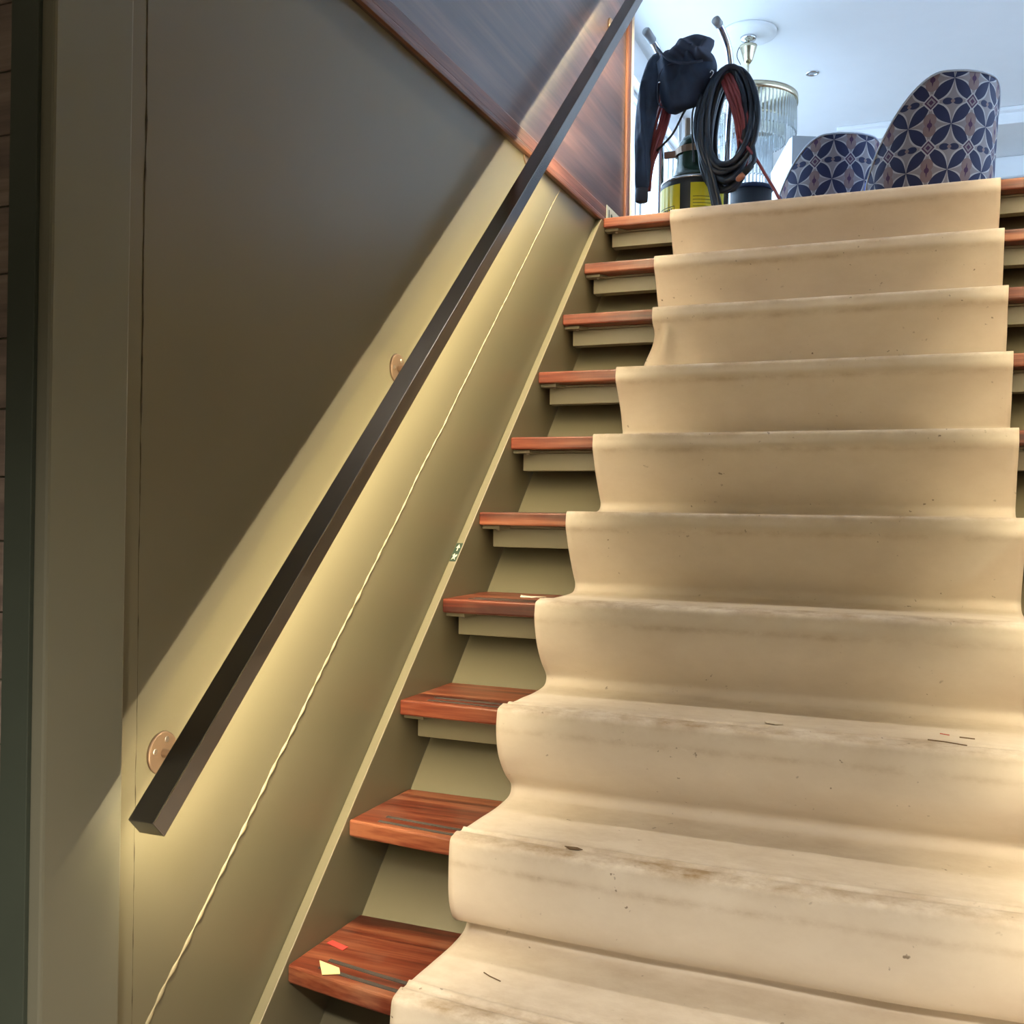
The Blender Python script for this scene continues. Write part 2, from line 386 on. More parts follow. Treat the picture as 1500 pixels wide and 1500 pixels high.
# ------------------------------------------------------------------ staircase
stair = thing('staircase', 'open-looking staircase with red mahogany treads and olive painted stringers', 'staircase')
BOW = {0: .062, 1: .040, 2: .013, -1: .085, -2: .105, -3: .12}
def front(i, x):
    b = BOW.get(i, 0); xc = SW / 2
    return i * G - b * (1 - ((x - xc) / xc) ** 2)
for i in range(-3, 10):
    mb = MB(); n = 24 if i in BOW else 1
    F = [(SW * k / n) for k in range(n + 1)]
    y1 = i * G + D
    top = [(x, front(i, x), i * R) for x in F] + [(SW, y1, i * R), (0, y1, i * R)]
    mb.prism(top, (0, 0, -T), (0, 0, 0))
    tr = mb.build('tread', 'tread', stair, .004)
    tr.location = (.0003, 0, 0)
    # a pair of anti-slip strips let into each tread
    if i < 9:
        for dy in (.016, .046):
            mb = MB(); xs = [.055 + (SW - .11) * k / 20 for k in range(21)]
            P = [(x, front(i, x) + dy, i * R) for x in xs] + [(x, front(i, x) + dy + .009, i * R) for x in xs[::-1]]
            mb.prism(P, (0, 0, -.001), (0, 0, .0012)); mb.build('anti_slip_strip', 'strip', tr)
    # painted bar and end bracket carrying the tread
    y0 = i * G
    bo = .05 if i <= 1 else 0
    mb = MB(); mb.box(.014, SW - .014, y0 + .055 + bo, y0 + .095 + bo, i * R - (.083 if i > 1 else .062), i * R - T - .007); mb.box(.012, SW - .012, y0 + .050, y0 + .12, i * R - T - .0065, i * R - T - .0005)
    mb.build('support_bar', 'paint', stair, .0015)
    for sx, w0 in ((0, 1), (SW, -1)):
        mb = MB(); P = [(sx + w0 * .0008, y0 + .018, 0), (sx + w0 * .045, y0 + .018, 0), (sx + w0 * .062, y0 + .046, 0), (sx + w0 * .062, y0 + .0495, 0), (sx + w0 * .0008, y0 + .0495, 0)]
        mb.prism(P, (0, 0, i * R - T - .009), (0, 0, i * R - T - .0005)); br = mb.build('bracket', 'paint', stair, .001)
        mb = MB(); mb.lathe([(.0, -.003), (.004, -.0028), (.005, 0)], (sx + w0 * .035, y0 + .034, i * R - T - .0092), 10); mb.build('bolt', 'screw', br, smooth=True)
# inclined back plate that closes the flight
PIT = R / G
mb = MB(); o0 = .2455
y_a, y_b = -.40, 1.97
mb.prism([(0, y_a, y_a * PIT - o0 * PIT), (0, y_b, y_b * PIT - o0 * PIT), (0, y_b + .01, (y_b - o0 - .004) * PIT), (0, y_a + .01, (y_a - o0 - .004) * PIT)], (.0006, 0, 0), (SW - .0006, 0, 0))
mb.build('back_plate', 'paint', stair)
# stringers: flat plates, top edges running through the tread noses
for x0, x1 in ((-.0195, 0), (SW, SW + .0195)):
    mb = MB(); ya = LZ / PIT
    mb.prism([(0, ya - .007, LZ + .001), (0, 1.688, 1.688 * PIT + .008), (0, 1.94, 1.69), (0, 1.94, 1.60), (0, ya + .36, LZ + .001)], (x0, 0, 0), (x1, 0, 0))
    st = mb.build('stringer', 'paint', stair, .0015)
# emergency exit sticker on top of the left stringer
tv = Vector((0, G, R)).normalized(); nv = Vector((0, -R, G)).normalized()
def on_str(a, x, h): # a along pitch from tread zero, x across, h above
    return Vector((x, 0, 0)) + tv * a + nv * (h + .0058)
s0 = math.hypot(.662, .6645) - .001
ex = None
def slab(corners, h0, h1, name, mat, parent):
    mb = MB(); A = [on_str(a, x, 0) for a, x in corners]
    mb.prism(A, nv * h0, nv * h1); return mb.build(name, mat, parent)
ex = slab([(s0 - .028, -.0178), (s0 + .028, -.0178), (s0 + .028, -.0022), (s0 - .028, -.0022)], -.0002, .0006, 'exit_sticker', 'sign_green', stair)
ex['label'] = 'small dark green exit sticker with arrow'
slab([(s0 + .004, -.0112), (s0 + .013, -.0112), (s0 + .013, -.0150), (s0 + .024, -.0100), (s0 + .013, -.0050), (s0 + .013, -.0088), (s0 + .004, -.0088)], .0006, .0009, 'arrow', 'sign', ex)
slab([(s0 - .024, -.015), (s0 - .014, -.013), (s0 - .010, -.0155), (s0 - .004, -.012), (s0 - .010, -.0085), (s0 - .006, -.005), (s0 - .011, -.004), (s0 - .017, -.008), (s0 - .024, -.0055), (s0 - .019, -.0105)], .0006, .0009, 'running_figure', 'sign', ex)
# ------------------------------------------------------------------ paper runner
XL, XR = .22, 1.1546
loose = [(0, .0042), (-.0055, .001), (-.0085, -.008), (-.011, -.05), (-.003, -.09), (.026, -.128), (.060, -.152), (.070, -.166), (.058, -.1815), (.0, -.1872)]
fold = [(0, .0042), (-.0055, .001), (-.0085, -.008), (-.014, -.05), (-.012, -.10), (.004, -.135), (.034, -.155), (.064, -.163), (.068, -.172), (.050, -.1825), (.0, -.1872)]
taut = [(0, .0042), (-.0055, .001), (-.0080, -.010), (-.0070, -.030), (.012, -.060), (.034, -.100), (.056, -.142), (.066, -.166), (.048, -.1825), (.0, -.1872)]
rows = []     # each row: (step i, fractional s, y, z, nose weight)
NS = 108; NX = 76
def prof(i, t):
    k = {1: 1.0, 2: .92, 3: .6, 0: 1.1, 4: .3}.get(i, 0 if i > 3 else 1.1)
    return k
def curve(P, n):
    c = catmull([(p[0], p[1], 0) for p in P], 10)
    # resample by length
    Ls = [0]
    for a, b in zip(c, c[1:]): Ls.append(Ls[-1] + (b - a).length)
    out = []; j = 0
    for q in range(n):
        l = Ls[-1] * q / n
        while Ls[j + 1] < l: j += 1
        f = (l - Ls[j]) / (Ls[j + 1] - Ls[j]); out.append((c[j].lerp(c[j + 1], f), q / n))
    return out
end = (-G + .012, -R + .0042)
cF = curve(fold + [(-.06, -.1876), (-.12, -.1878), end], NS); cL = curve(loose + [(-.06, -.1876), (-.12, -.1878), end], NS); cT = curve(taut + [(-.06, -.1876), (-.12, -.1878), end], NS)
mb = MB(); bm = mb.bm; wear = bm.verts.layers.float.new('wear')
grid = []
def sstep(a, b, x):
    t = max(0, min(1, (x - a) / (b - a))); return t * t * (3 - 2 * t)
def add_row(fn):
    row = []
    for q in range(NX + 1):
        p, wv = fn(q / NX); v = bm.verts.new(p); v[wear] = wv; row.append(v)
    grid.append(row)
# flat tail lying on the landing
for q in range(8):
    yy = 9 * G + .9 * (1 - q / 8)
    add_row(lambda u, yy=yy: ((XL + .0 + (XR - XL) * u, yy + .0, 9 * R + .0022), .3))
for i in range(9, -3, -1):
    k = prof(i, 0)
    for q in range(NS):
        (pT, s), (pL, _) = cT[q], (cF if i <= 1 else cL)[q]
        def fn(u, i=i, q=q, pT=pT, pL=pL, s=s, k=k):
            x = XL + (XR - XL) * u
            kk = k * (1 + .35 * noise.noise((x * 2.2, i * 3.1, 0)))
            kk += .35 * (noise.noise((x * 1.7, i * 5.3, 9)))
            if i > 4: kk = kk * .6
            p = pT.lerp(pL, max(-.25, min(1.25, kk)))
            # nose line of this step blends into the nose line of the one below along the way down
            lam = max(0, min(1, -p.x / G)) if p.y < -.15 else 0
            off = (front(i, x) - i * G) * (1 - lam) + (front(i - 1, x) - (i - 1) * G) * lam
            if p.y < -.15 and p.x > -.03: off = (front(i, x) - i * G) * .9
            y = i * G + p.x + off; z = i * R + p.y
            hang = math.sin(math.pi * max(0, min(1, (-p.y - .01) / .17)))
            y += hang * (.010 * noise.noise((x * 3.1, i * 7.7, s * 2)) + .004 * noise.noise((x * 9, i * 2.2, s * 5)))
            y = min(y, (z / PIT) + o0 - .004) if z < i * R - .05 else y
            # ridges over the anti-slip strips of the tread below
            if p.y < -.18 and i <= 4:
                d = y - front(i - 1, x)
                for dy in (.020, .050):
                    z += .0048 * math.exp(-((d - dy) / .0055) ** 2)
                z += .0025 * max(0, noise.noise((x * 5, i * 3, d * 8))) * sstep(.03, .12, d)
            # rumpled left corner above the seventh tread
            xl_in = 0
            if i == 7:
                e = math.exp(-(x - XL) / .055)
                bul = math.sin(math.pi * min(1, max(0, (-p.y - .04) / .13)))
                xl_in = .046 * (1 - sstep(.05, .165, -p.y)) * math.exp(-(x - XL) / .09)
                y -= .038 * bul * math.exp(-((x - XL - .06) / .022) ** 2)
                y += .02 * bul * e
            if i == 8 and p.y < -.17: xl_in = .046 * sstep(.02, .17, -p.x) * math.exp(-(x - XL) / .09)
            # crease at the right of the third and fourth treads
            if i == 4:
                y -= .012 * hang * math.exp(-((x - 1.06 + .35 * (s - .3)) / .03) ** 2)
            # strong dirt along the worn noses
            wv = math.exp(-((p - Vector((.004, .002, 0))).length / .012) ** 2) * .9 + .55 * math.exp(-((Vector((p.x - end[0], p.y - end[1], 0))).length / .05) ** 2)
            wv += .35 * math.exp(-((p.y + .036) / .006) ** 2) * (p.x < .02)
            if p.y < -.18: wv += .14
            wv *= .55 + .45 * math.exp(-((x - .62) / .4) ** 2)
            return (x + xl_in + .0015 * noise.noise((i * 3 + s * 4, 0, 1)), y, z), min(1, wv)
        add_row(fn)
for a, b in zip(grid, grid[1:]):
    for q in range(NX): bm.faces.new((a[q], a[q + 1], b[q + 1], b[q]))
paper = mb.build('paper_runner', 'paper', smooth=True)
sm = paper.modifiers.new('thickness', 'SOLIDIFY'); sm.thickness = .0007; sm.offset = 1
tag(paper, 'dirty cream protective paper draped down the middle of the stairs', 'paper runner')
# ------------------------------------------------------------------ handrails with hidden light strips
RS = .9453; c_ = 1 / math.hypot(1, RS); s_ = RS * c_
rt = Vector((0, c_, s_)); rn = Vector((0, -s_, c_))
def handrail(mir, label):
    def X(x): return x if not mir else SW - x
    base = Vector((0, -.442, .3695)); Lr = 3.12
    hr = thing('handrail', label, 'handrail', None, (X(.08), base.y, base.z))
    mb = MB()
    sec = [(X(.06), -.031), (X(.10), -.031), (X(.10), 0), (X(.06), 0)]
    mb.prism([base + Vector((x, 0, 0)) + rn * h for x, h in sec], (0, 0, 0), rt * Lr)
    adopt(mb.build('rail', 'bronze', None, .0012), hr)
    # light strip housing under the rail
    mb = MB()
    sec = [(X(.0735), -.0312), (X(.0805), -.0312), (X(.0805), -.0408), (X(.0735), -.0408)]
    mb.prism([base + Vector((x, 0, 0)) + rn * h for x, h in sec], rt * .006, rt * (Lr - .006))
    adopt(mb.build('light_strip', 'led'), hr)
    ctr = base + Vector((X(.0725), 0, 0)) + rn * (-.0388) + rt * (Lr / 2)
    sg = 1 if mir else -1
    dr = (Vector((sg, 0, 0)) * .62 - rn * .78).normalized()
    for dirx, dirn, power, spread in ((.76, -.65, LED_W, 180), (.27, -.963, LED_DOWN_W, 112)):   # the strip's lens throws a wide and a downward beam
        dr = (Vector((sg, 0, 0)) * dirx + rn * dirn).normalized()
        d = bpy.data.lights.new('strip_light', 'AREA'); d.shape = 'RECTANGLE'; d.size = Lr - .012; d.size_y = .0016; d.energy = power; d.color = LED_C; d.spread = math.radians(spread)
        lo = bpy.data.objects.new('strip_light', d); col.objects.link(lo)
        zx = rt; zz = -dr; zy = zz.cross(zx)
        mw = Matrix.Identity(4)
        for k in range(3): mw[k][0] = zx[k]; mw[k][1] = zy[k]; mw[k][2] = zz[k]
        mw.translation = ctr; lo.parent = hr; lo.matrix_parent_inverse = Matrix.Translation(-Vector(hr.location)); lo.matrix_basis = mw
    for k, (by, bz) in enumerate(((-.29, .413), (.382, 1.0475), (1.081, 1.708), (1.79, 2.361))):
        wx = (XW if k < 2 else (-.0118 if k == 3 else XW)); s1 = -1 if mir else 1
        mb = MB(); prof_ = [(.030, 0), (.030, .003), (.0285, .0045), (.0, .0045)]
        mb.lathe([(r_, s1 * h_) for r_, h_ in prof_], (X(wx) , by, bz), 36, 'x')
        top = base + rt * ((by - base.y) / c_) + rn * -.031
        mb.tube(catmull([(X(wx), by, bz), (X(.02), by, bz), (X(.040), by, bz + .005), (X(.052), by, bz + .018), (X(.066), by + .002, top.z + .004)], 6), .0065, 12)
        br = adopt(mb.build('bracket', 'bronze_light', None, .0006, True), hr)
        for a in (60, 180, 300) if k else (75, 165, 285):
            mb = MB(); pr_ = [(.0042, .0), (.0042, .0009), (.002, .0012), (.0, .0006)]
            mb.lathe([(r_, s1 * h_) for r_, h_ in pr_], (X(wx + .0046), by + .019 * math.cos(math.radians(a)), bz + .019 * math.sin(math.radians(a))), 14, 'x')
            sw = mb.build('screw', 'screw', br, smooth=True)
    return hr
handrail(False, 'dark bronze square handrail with warm light glowing on the olive wall')
handrail(True, 'dark bronze square handrail on the right-hand wall of the stairs')
# low sign on the rosewood panelling
mb = MB(); mb.box(-.0119, -.0105, 1.752, 1.905, 1.7105, 1.767); sg = mb.build('floor_level_sign', 'sign', None, .0004)
sg.location = (.0072, 0, 0)
tag(sg, 'small pale sign with green marks low on the rosewood panelling', 'sign')
for P in ([(0, 1.773, 1.712), (0, 1.782, 1.712), (0, 1.782, 1.757), (0, 1.773, 1.757)], [(0, 1.795, 1.712), (0, 1.812, 1.712), (0, 1.822, 1.738), (0, 1.808, 1.752), (0, 1.797, 1.745)], [(0, 1.832, 1.712), (0, 1.842, 1.712), (0, 1.842, 1.745), (0, 1.832, 1.745)]):
    mb = MB(); mb.prism(P, (-.0104, 0, 0), (-.0101, 0, 0)); mb.build('green_mark', 'sign_green', sg)
# ------------------------------------------------------------------ scraps lying on the steps
def scrap(name, pts, z, mat, label, cat, curl=.002, group=None):
    mb = MB(); mb.prism([(x, y, z) for x, y in pts], (0, 0, .0003), (0, 0, .0009 + curl * .2))
    return tag(mb.build(name, mat), label, cat, group)
scrap('paper_scrap', [(.0148, .0969), (.0178, .1108), (.0577, .0977), (.0564, .082)], 0, 'paper_red', 'red paper scrap on the lowest visible tread', 'scrap')
scrap('paper_scrap', [(.0435, .0293), (.0887, .0185), (.1012, .0005), (.0758, -.0135)], 0.0015, 'paper_yellow', 'pale yellow wedge of paper on the lowest visible tread', 'scrap')
z3 = 3 * R; y3 = 3 * G
scrap('paper_scrap', [(.120, y3 + .165), (.150, y3 + .150), (.185, y3 + .155), (.170, y3 + .115), (.135, y3 + .120)], z3, 'paper_white', 'white paper scrap at the runner edge on the fourth visible tread', 'scrap')
z2 = 2 * R + .0045; y2 = 2 * G
scrap('paper_flake', [(.708, y2 + .088), (.724, y2 + .096), (.743, y2 + .076), (.728, y2 + .068), (.712, y2 + .074)], z2, 'paper_white', 'white flake lying on the paper runner', 'flake')
def splinter(pts, label, mat='splinter', r=.0011):
    mb = MB(); mb.tube(pts, r, 6); tag(mb.build('splinter', mat), label, 'splinter')
splinter([(.985, y2 + .030, z2 + .0055), (1.01, y2 + .024, z2 + .0058), (1.045, y2 + .016, z2 + .0045)], 'longer brown splinter near the right end of a runner crease')
splinter([(1.036, y2 + .104, z2), (1.060, y2 + .100, z2)], 'short dark splinter lying behind the longer one')
splinter([(1.005, y2 + .122, z2), (1.020, y2 + .114, z2)], 'tiny red splinter on the runner', 'paper_red', .0008)
splinter([(.315, .098, .004), (.330, .088, .0045), (.352, .080, .004)], 'thin brown splinter on the lowest runner tread', 'splinter', .0009)
y1 = G
scrap('paper_flake', [(.418, y1 + .006), (.440, y1 + .008), (.452, y1 + .001), (.432, y1 - .006)], R + .0062, 'splinter', 'brown flake on a runner crease near its left edge', 'flake')
# ------------------------------------------------------------------ tub chairs
def chair_mesh():
    """shell standing at the origin, back towards -y"""
    H = .80; n = 64; mrow = 26
    bm = bmesh.new(); uvl = bm.loops.layers.uv.new('UVMap')
    a0 = math.radians(132)
    def top(a):
        d = abs(math.degrees(a)); return .36 + (H - .36) * (1 - sstep(26, 128, d)) ** .95
    def pt(a, t, inner):
        h = .20 + (top(a) - .20) * t
        lean = .06 * (h - .3) / .5
        Rx, Ry = .255, .245
        k = .78 + .22 * min(1, max(0, (h - .20) / .25)) ** .6
        edge = math.cos(min(1, max(0, (t - .94) / .06)) * math.pi / 2) * .5 + .5
        if inner: k -= .045 / .25 * edge
        return Vector((Rx * k * math.sin(a), -Ry * k * math.cos(a) - lean * max(0, math.cos(a)), h))
    outer = []; inn = []
    for q in range(n + 1):
        a = -a0 + 2 * a0 * q / n
        outer.append([bm.verts.new(pt(a, t / mrow, 0)) for t in range(mrow + 1)]); inn.append([bm.verts.new(pt(a, t / mrow, 1)) for t in range(mrow + 1)])
    def face(vs, mi, uvs):
        f = bm.faces.new(vs); f.material_index = mi; f.smooth = True
        for lp, uv in zip(f.loops, uvs): lp[uvl].uv = uv
    for q in range(n):
        for t in range(mrow):
            U = [-a0 * .25 + 2 * a0 * .25 * (q + e) / n for e in (0, 1)]
            o = outer
            vs = (o[q][t], o[q + 1][t], o[q + 1][t + 1], o[q][t + 1])
            face(vs, 0, [(U[0], vs[0].co.z), (U[1], vs[1].co.z), (U[1], vs[2].co.z), (U[0], vs[3].co.z)])
            o = inn; vs = (o[q + 1][t], o[q][t], o[q][t + 1], o[q + 1][t + 1]); face(vs, 1, [(0, 0)] * 4)
        face((outer[q][mrow], outer[q + 1][mrow], inn[q + 1][mrow], inn[q][mrow]), 0, [(0, 0)] * 4)
        face((outer[q + 1][0], outer[q][0], inn[q][0], inn[q + 1][0]), 1, [(0, 0)] * 4)
    for q in (0, n):
        for t in range(mrow): face((outer[q][t], outer[q][t + 1], inn[q][t + 1], inn[q][t]), 0, [(0, 0)] * 4)
    bmesh.ops.recalc_face_normals(bm, faces=bm.faces)
    me = bpy.data.meshes.new('backrest'); bm.to_mesh(me); bm.free()
    me.materials.append(M['fabric']); me.materials.append(M['fabric'])
    edge = [pt(-a0 + 2 * a0 * q / 80, 1, 0) * 1.0 + Vector((0, 0, .001)) for q in range(81)]
    return me, edge
CH = None
def make_chair(loc, rz, label):
    global CH
    ch = thing('tub_chair', label, 'chair', 'tub chairs at the top of the stairs', loc); ch.rotation_euler.z = rz
    if CH is None:
        me, edge = chair_mesh(); CH = {}
        CH['backrest'] = me
        mb = MB(); mb.tube(edge, .0045, 8); o = mb.build('piping', 'piping', None, smooth=True); CH['piping'] = o.data; bpy.data.objects.remove(o)
        mb = MB(); mb.lathe([(.0, .362), (.14, .362), (.200, .38), (.208, .43), (.200, .505), (.14, .530), (.0, .536)], (0, 0, 0), 40)
        for v in mb.bm.verts: v.co.y = v.co.y * (1.45 if v.co.y > 0 else .9) + .04
        o = mb.build('seat', 'blue', None, smooth=True); CH['seat'] = o.data; bpy.data.objects.remove(o)
        mb = MB(); mb.lathe([(.0, .20), (.17, .20), (.19, .22), (.19, .36), (.0, .362)], (0, .0, 0), 40); o = mb.build('seat_base', 'fabric', None, smooth=True); CH['seat_base'] = o.data; bpy.data.objects.remove(o)
        mb = MB(); mb.tube([(0, 0, .22), (.045, 0, 0)], [.017, .010], 12); o = mb.build('leg', 'black', None, smooth=True); CH['leg'] = o.data; bpy.data.objects.remove(o)
    for k in ('backrest', 'piping', 'seat', 'seat_base'):
        o = bpy.data.objects.new(k, CH[k]); col.objects.link(o); o.parent = ch
    for a in (45, 135, 225, 315):
        o = bpy.data.objects.new('leg', CH['leg']); col.objects.link(o); o.parent = ch
        o.location = (.12 * math.cos(math.radians(a)), .12 * math.sin(math.radians(a)), 0); o.rotation_euler.z = math.radians(a)
    return ch
make_chair((.955, 3.18, FZ), math.radians(34), 'larger nearer tub chair with navy and cream geometric upholstery')
make_chair((.50, 3.72, FZ), math.radians(26), 'smaller farther tub chair, patterned, left of the nearer chair')
# ------------------------------------------------------------------ gas cylinder on its trolley
CX, CY = -.015, 3.12
tro = thing('cylinder_trolley', 'chrome cylinder trolley with two upright handles hung with hoses', 'trolley', None, (CX, CY, FZ))
def part(mb, name, mat, parent, bevel=0, smooth=True): return adopt(mb.build(name, mat, None, bevel, smooth), parent)
for P in ([(-.175, 3.14, 1.80), (-.176, 3.14, 2.5), (-.176, 3.13, 2.80), (-.186, 3.08, 2.865), (-.205, 2.96, 2.895)],
          [(.135, 3.10, 1.80), (.138, 3.10, 2.40), (.148, 3.10, 2.62), (.142, 3.07, 2.79), (.122, 3.0, 2.865), (.106, 2.94, 2.885)]):
    mb = MB(); c = catmull(P, 8); mb.tube(c, .0155, 14); h = part(mb, 'handle', 'chrome', tro)
    mb = MB(); mb.tube([c[-5], c[-1] + (c[-1] - c[-2]) * .2], .0195, 14); part(mb, 'handle_grip', 'grey', tro)
for zz in (1.95, 2.62):
    mb = MB(); mb.tube([(-.175, 3.15, zz), (.138, 3.115, zz)], .009, 12); part(mb, 'cross_tube', 'chrome', tro)
for xx in (-.128, -.092, -.052, .085):
    mb = MB(); mb.tube([(xx, 3.305, 1.76), (xx, 3.305, 2.62)], .008 if xx != -.092 else .013, 10); part(mb, 'back_tube', 'chrome' if xx != -.092 else 'bronze_light', tro)
mb = MB(); mb.box(-.19, .16, 2.97, 3.32, 1.725, 1.735); mb.box(-.19, .16, 3.31, 3.32, 1.735, 1.80); part(mb, 'foot_plate', 'chrome', tro, .002, False)
mb = MB(); mb.tube([(-.24, 3.33, 1.80), (.21, 3.33, 1.80)], .01, 12); part(mb, 'axle', 'chrome', tro)
for xx in (-.235, .205):
    mb = MB(); mb.lathe([(.0, -.02), (.05, -.02), (.08, -.022), (.09, -.012), (.09, .012), (.08, .022), (.05, .02), (.0, .02)], (xx, 3.33, FZ + .0905), 32, 'x'); part(mb, 'wheel', 'rubber', tro)
mb = MB(); # bronze retaining band
for k in range(24):
    a0_, a1_ = [math.pi * 2 * (k + e) / 24 for e in (0, 1)]
    vs = [(CX + .088 * math.cos(a), CY + .088 * math.sin(a)) for a in (a0_, a1_)]
    mb.prism([(vs[0][0], vs[0][1], 2.372), (vs[1][0], vs[1][1], 2.372), (vs[1][0], vs[1][1], 2.402), (vs[0][0], vs[0][1], 2.402)], (0, 0, 0), (0, 0.0001, 0))
mb.box(-.15, -.085, CY - .02, CY - .012, 2.372, 2.402)
part(mb, 'retaining_band', 'bronze_light', tro, 0, False)
cyl = thing('gas_cylinder', 'dark gas cylinder with two yellow labels standing on the trolley', 'gas cylinder', None, (CX, CY, 1.736))
mb = MB(); mb.lathe([(.0, 1.7365), (.14, 1.7365), (.15, 1.75), (.15, 2.215), (.146, 2.235), (.132, 2.252), (.11, 2.262), (.0, 2.268)], (CX, CY, 0), 48); part(mb, 'body', 'black', cyl)
mb = MB(); mb.lathe([(.146, 2.236), (.1495, 2.240), (.147, 2.246), (.141, 2.249), (.135, 2.249)], (CX, CY, 0), 48); part(mb, 'shoulder_ring', 'chrome', cyl)
mb = MB(); mb.lathe([(.118, 2.262), (.112, 2.266), (.095, 2.285), (.083, 2.32), (.080, 2.40), (.074, 2.425), (.055, 2.452), (.030, 2.466), (.0, 2.468)], (CX, CY, 0), 40); part(mb, 'guard_cap', 'green_metal', cyl)
mb = MB(); mb.lathe([(.008, 2.465), (.008, 2.49), (.016, 2.492), (.016, 2.505), (.0, 2.507)], (CX, CY, 0), 16); part(mb, 'valve_knob', 'chrome', cyl)
def arc(a_from, a_to, z0, z1, r0, r1, n=12):
    mb = MB()
    for k in range(n):
        A = [math.radians(a_from + (a_to - a_from) * (k + e) / n) for e in (0, 1)]
        P = [(CX + r * math.sin(a), CY - r * math.cos(a), 0) for r, a in ((r0, A[0]), (r1, A[0]), (r1, A[1]), (r0, A[1]))]
        mb.prism(P, (0, 0, z0), (0, 0, z1))
    return mb
OFF = -14
la = part(arc(-66 + OFF, 2 + OFF, 1.90, 2.21, .1503, .1512), 'label_panel', 'yellow', cyl); la['label'] = 'plain yellow left label'
for z0, z1, a0_, a1_ in ((2.115, 2.118, -46, -8), (2.088, 2.091, -46, -8), (2.088, 2.118, -46, -45), (2.088, 2.118, -9, -8)):
    adopt(arc(a0_ + OFF, a1_ + OFF, z0, z1, .1512, .1514).build('print_box', 'ink'), cyl)
for a in range(-41, -14, 5):
    adopt(arc(a + OFF, a + 3.4 + OFF, 2.099, 2.108, .1512, .1514, 2).build('print', 'ink'), cyl)
lb = part(arc(20 + OFF, 84 + OFF, 1.90, 2.21, .1503, .1512), 'label_panel', 'yellow', cyl); lb['label'] = 'yellow right label with printed lines'
for k in range(6):
    adopt(arc(24 + OFF, 76 + OFF, 2.148 - k * .0145, 2.1505 - k * .0145, .1512, .1514).build('print_line', 'ink'), cyl)
# ------------------------------------------------------------------ hoses
def loops(cx, cz, a, b, y, n, r, name, mat, label, jit=.02, ph=0, dy=.018, tilt=0):
    mb = MB()
    for k in range(n):
        aa = a * random.uniform(.66, 1.05); bb = b * random.uniform(.80, 1.03); ox = random.uniform(-jit, jit); yy = y + (k - n / 2) * dy * .5
        pts = []
        top = cz + b
        for q in range(57):
            t = 2 * math.pi * q / 56 + ph
            X_ = aa * math.sin(t) * (1 - .12 * math.cos(t)); Z_ = bb * math.cos(t) - (bb - b) * 1.0
            pts.append((cx + ox + X_ * 1 + tilt * (Z_ - b), yy + .012 * math.sin(2 * t + k), cz + Z_ + random.uniform(-.0015, .0015)))
        mb.tube(pts, r, 8, False)
    return tag(mb.build(name, mat, None, 0, True), label, 'hose')
loops(.178, 2.405, .118, .245, 2.93, 17, .0125, 'hose_coil', 'rubber', 'thick coil of black hose hanging from the right trolley handle', .024, 0, .012, .03)
# red hose strands hanging inside the black coil, and a bundle behind the jacket
def strands(name, A, n, r, label, mat):
    mb = MB()
    for k in range(n):
        o = (k / (n - 1) - .5)
        pts = catmull([(p[0] + o * p[3] + random.uniform(-.003, .003), p[1] + random.uniform(-.01, .01), p[2]) for p in A], 10)
        mb.tube(pts, r, 8)
    return tag(mb.build(name, mat, None, 0, True), label, 'hose')
strands('hose_strands', [(.135, 2.96, 2.67, .01), (.165, 2.90, 2.62, .05), (.205, 2.88, 2.52, .055), (.232, 2.88, 2.42, .05), (.240, 2.90, 2.32, .035), (.232, 2.93, 2.24, .02)], 7, .0075, 'flat bundle of red hose inside the black coil', 'red_rubber')
strands('hose_strands', [(-.120, 3.02, 2.66, .05), (-.145, 2.99, 2.52, .085), (-.175, 2.98, 2.40, .075), (-.198, 2.99, 2.30, .05), (-.205, 3.0, 2.20, .03)], 8, .0075, 'bundle of red hose strands hanging behind the dark jacket', 'red_rubber')
strands('hose_tail', [(.070, 2.92, 2.56, .03), (.062, 2.90, 2.42, .045), (.075, 2.89, 2.30, .03), (.105, 2.90, 2.18, .02), (.140, 2.90, 2.02, .02), (.15, 2.92, 1.80, .02)], 3, .0125, 'black hose tails falling in front of the yellow right label', 'rubber')
mb = MB(); mb.tube(catmull([(-.150, 2.96, 2.36), (-.08, 2.95, 2.42), (-.035, 2.95, 2.50), (-.005, 2.96, 2.56), (.0, 3.0, 2.62)], 8), .005, 8); tag(mb.build('thin_cable', 'black', None, 0, True), 'thin black cable slanting below the jacket hem', 'cable')
mb = MB(); mb.tube(catmull([(.02, 2.97, 2.56), (.006, 2.96, 2.50), (.010, 2.96, 2.38), (.012, 2.98, 2.30)], 8), .004, 8); tag(mb.build('thin_cable', 'black', None, 0, True), 'thin black cable hanging straight over the cylinder cap', 'cable')
mb = MB(); mb.tube(catmull([(.225, 2.88, 2.34), (.285, 2.86, 2.262), (.335, 2.86, 2.175), (.385, 2.86, 2.085), (.43, 2.86, 1.98), (.45, 2.86, 1.80)], 10), .0065, 8); tag(mb.build('loose_hose', 'red_rubber', None, 0, True), 'single red hose slanting down in front of the smaller chair', 'hose')
tor = thing('welding_torch', 'black torch with orange brown grip at the bottom of the coil', 'torch', None, (.262, 2.84, 2.185))
mb = MB(); mb.tube([(.285, 2.84, 2.212), (.252, 2.84, 2.178)], .013, 14); part(mb, 'collar', 'black', tor)
mb = MB(); mb.tube([(.253, 2.84, 2.179), (.240, 2.84, 2.167), (.226, 2.84, 2.156), (.222, 2.84, 2.152)], [.0115, .0135, .011, .004], 14); part(mb, 'grip', 'copper', tor)
mb = MB(); mb.tube(catmull([(.28, 2.84, 2.207), (.292, 2.85, 2.235), (.285, 2.87, 2.28), (.272, 2.88, 2.34)], 6), .010, 10); part(mb, 'neck', 'rubber', tor)
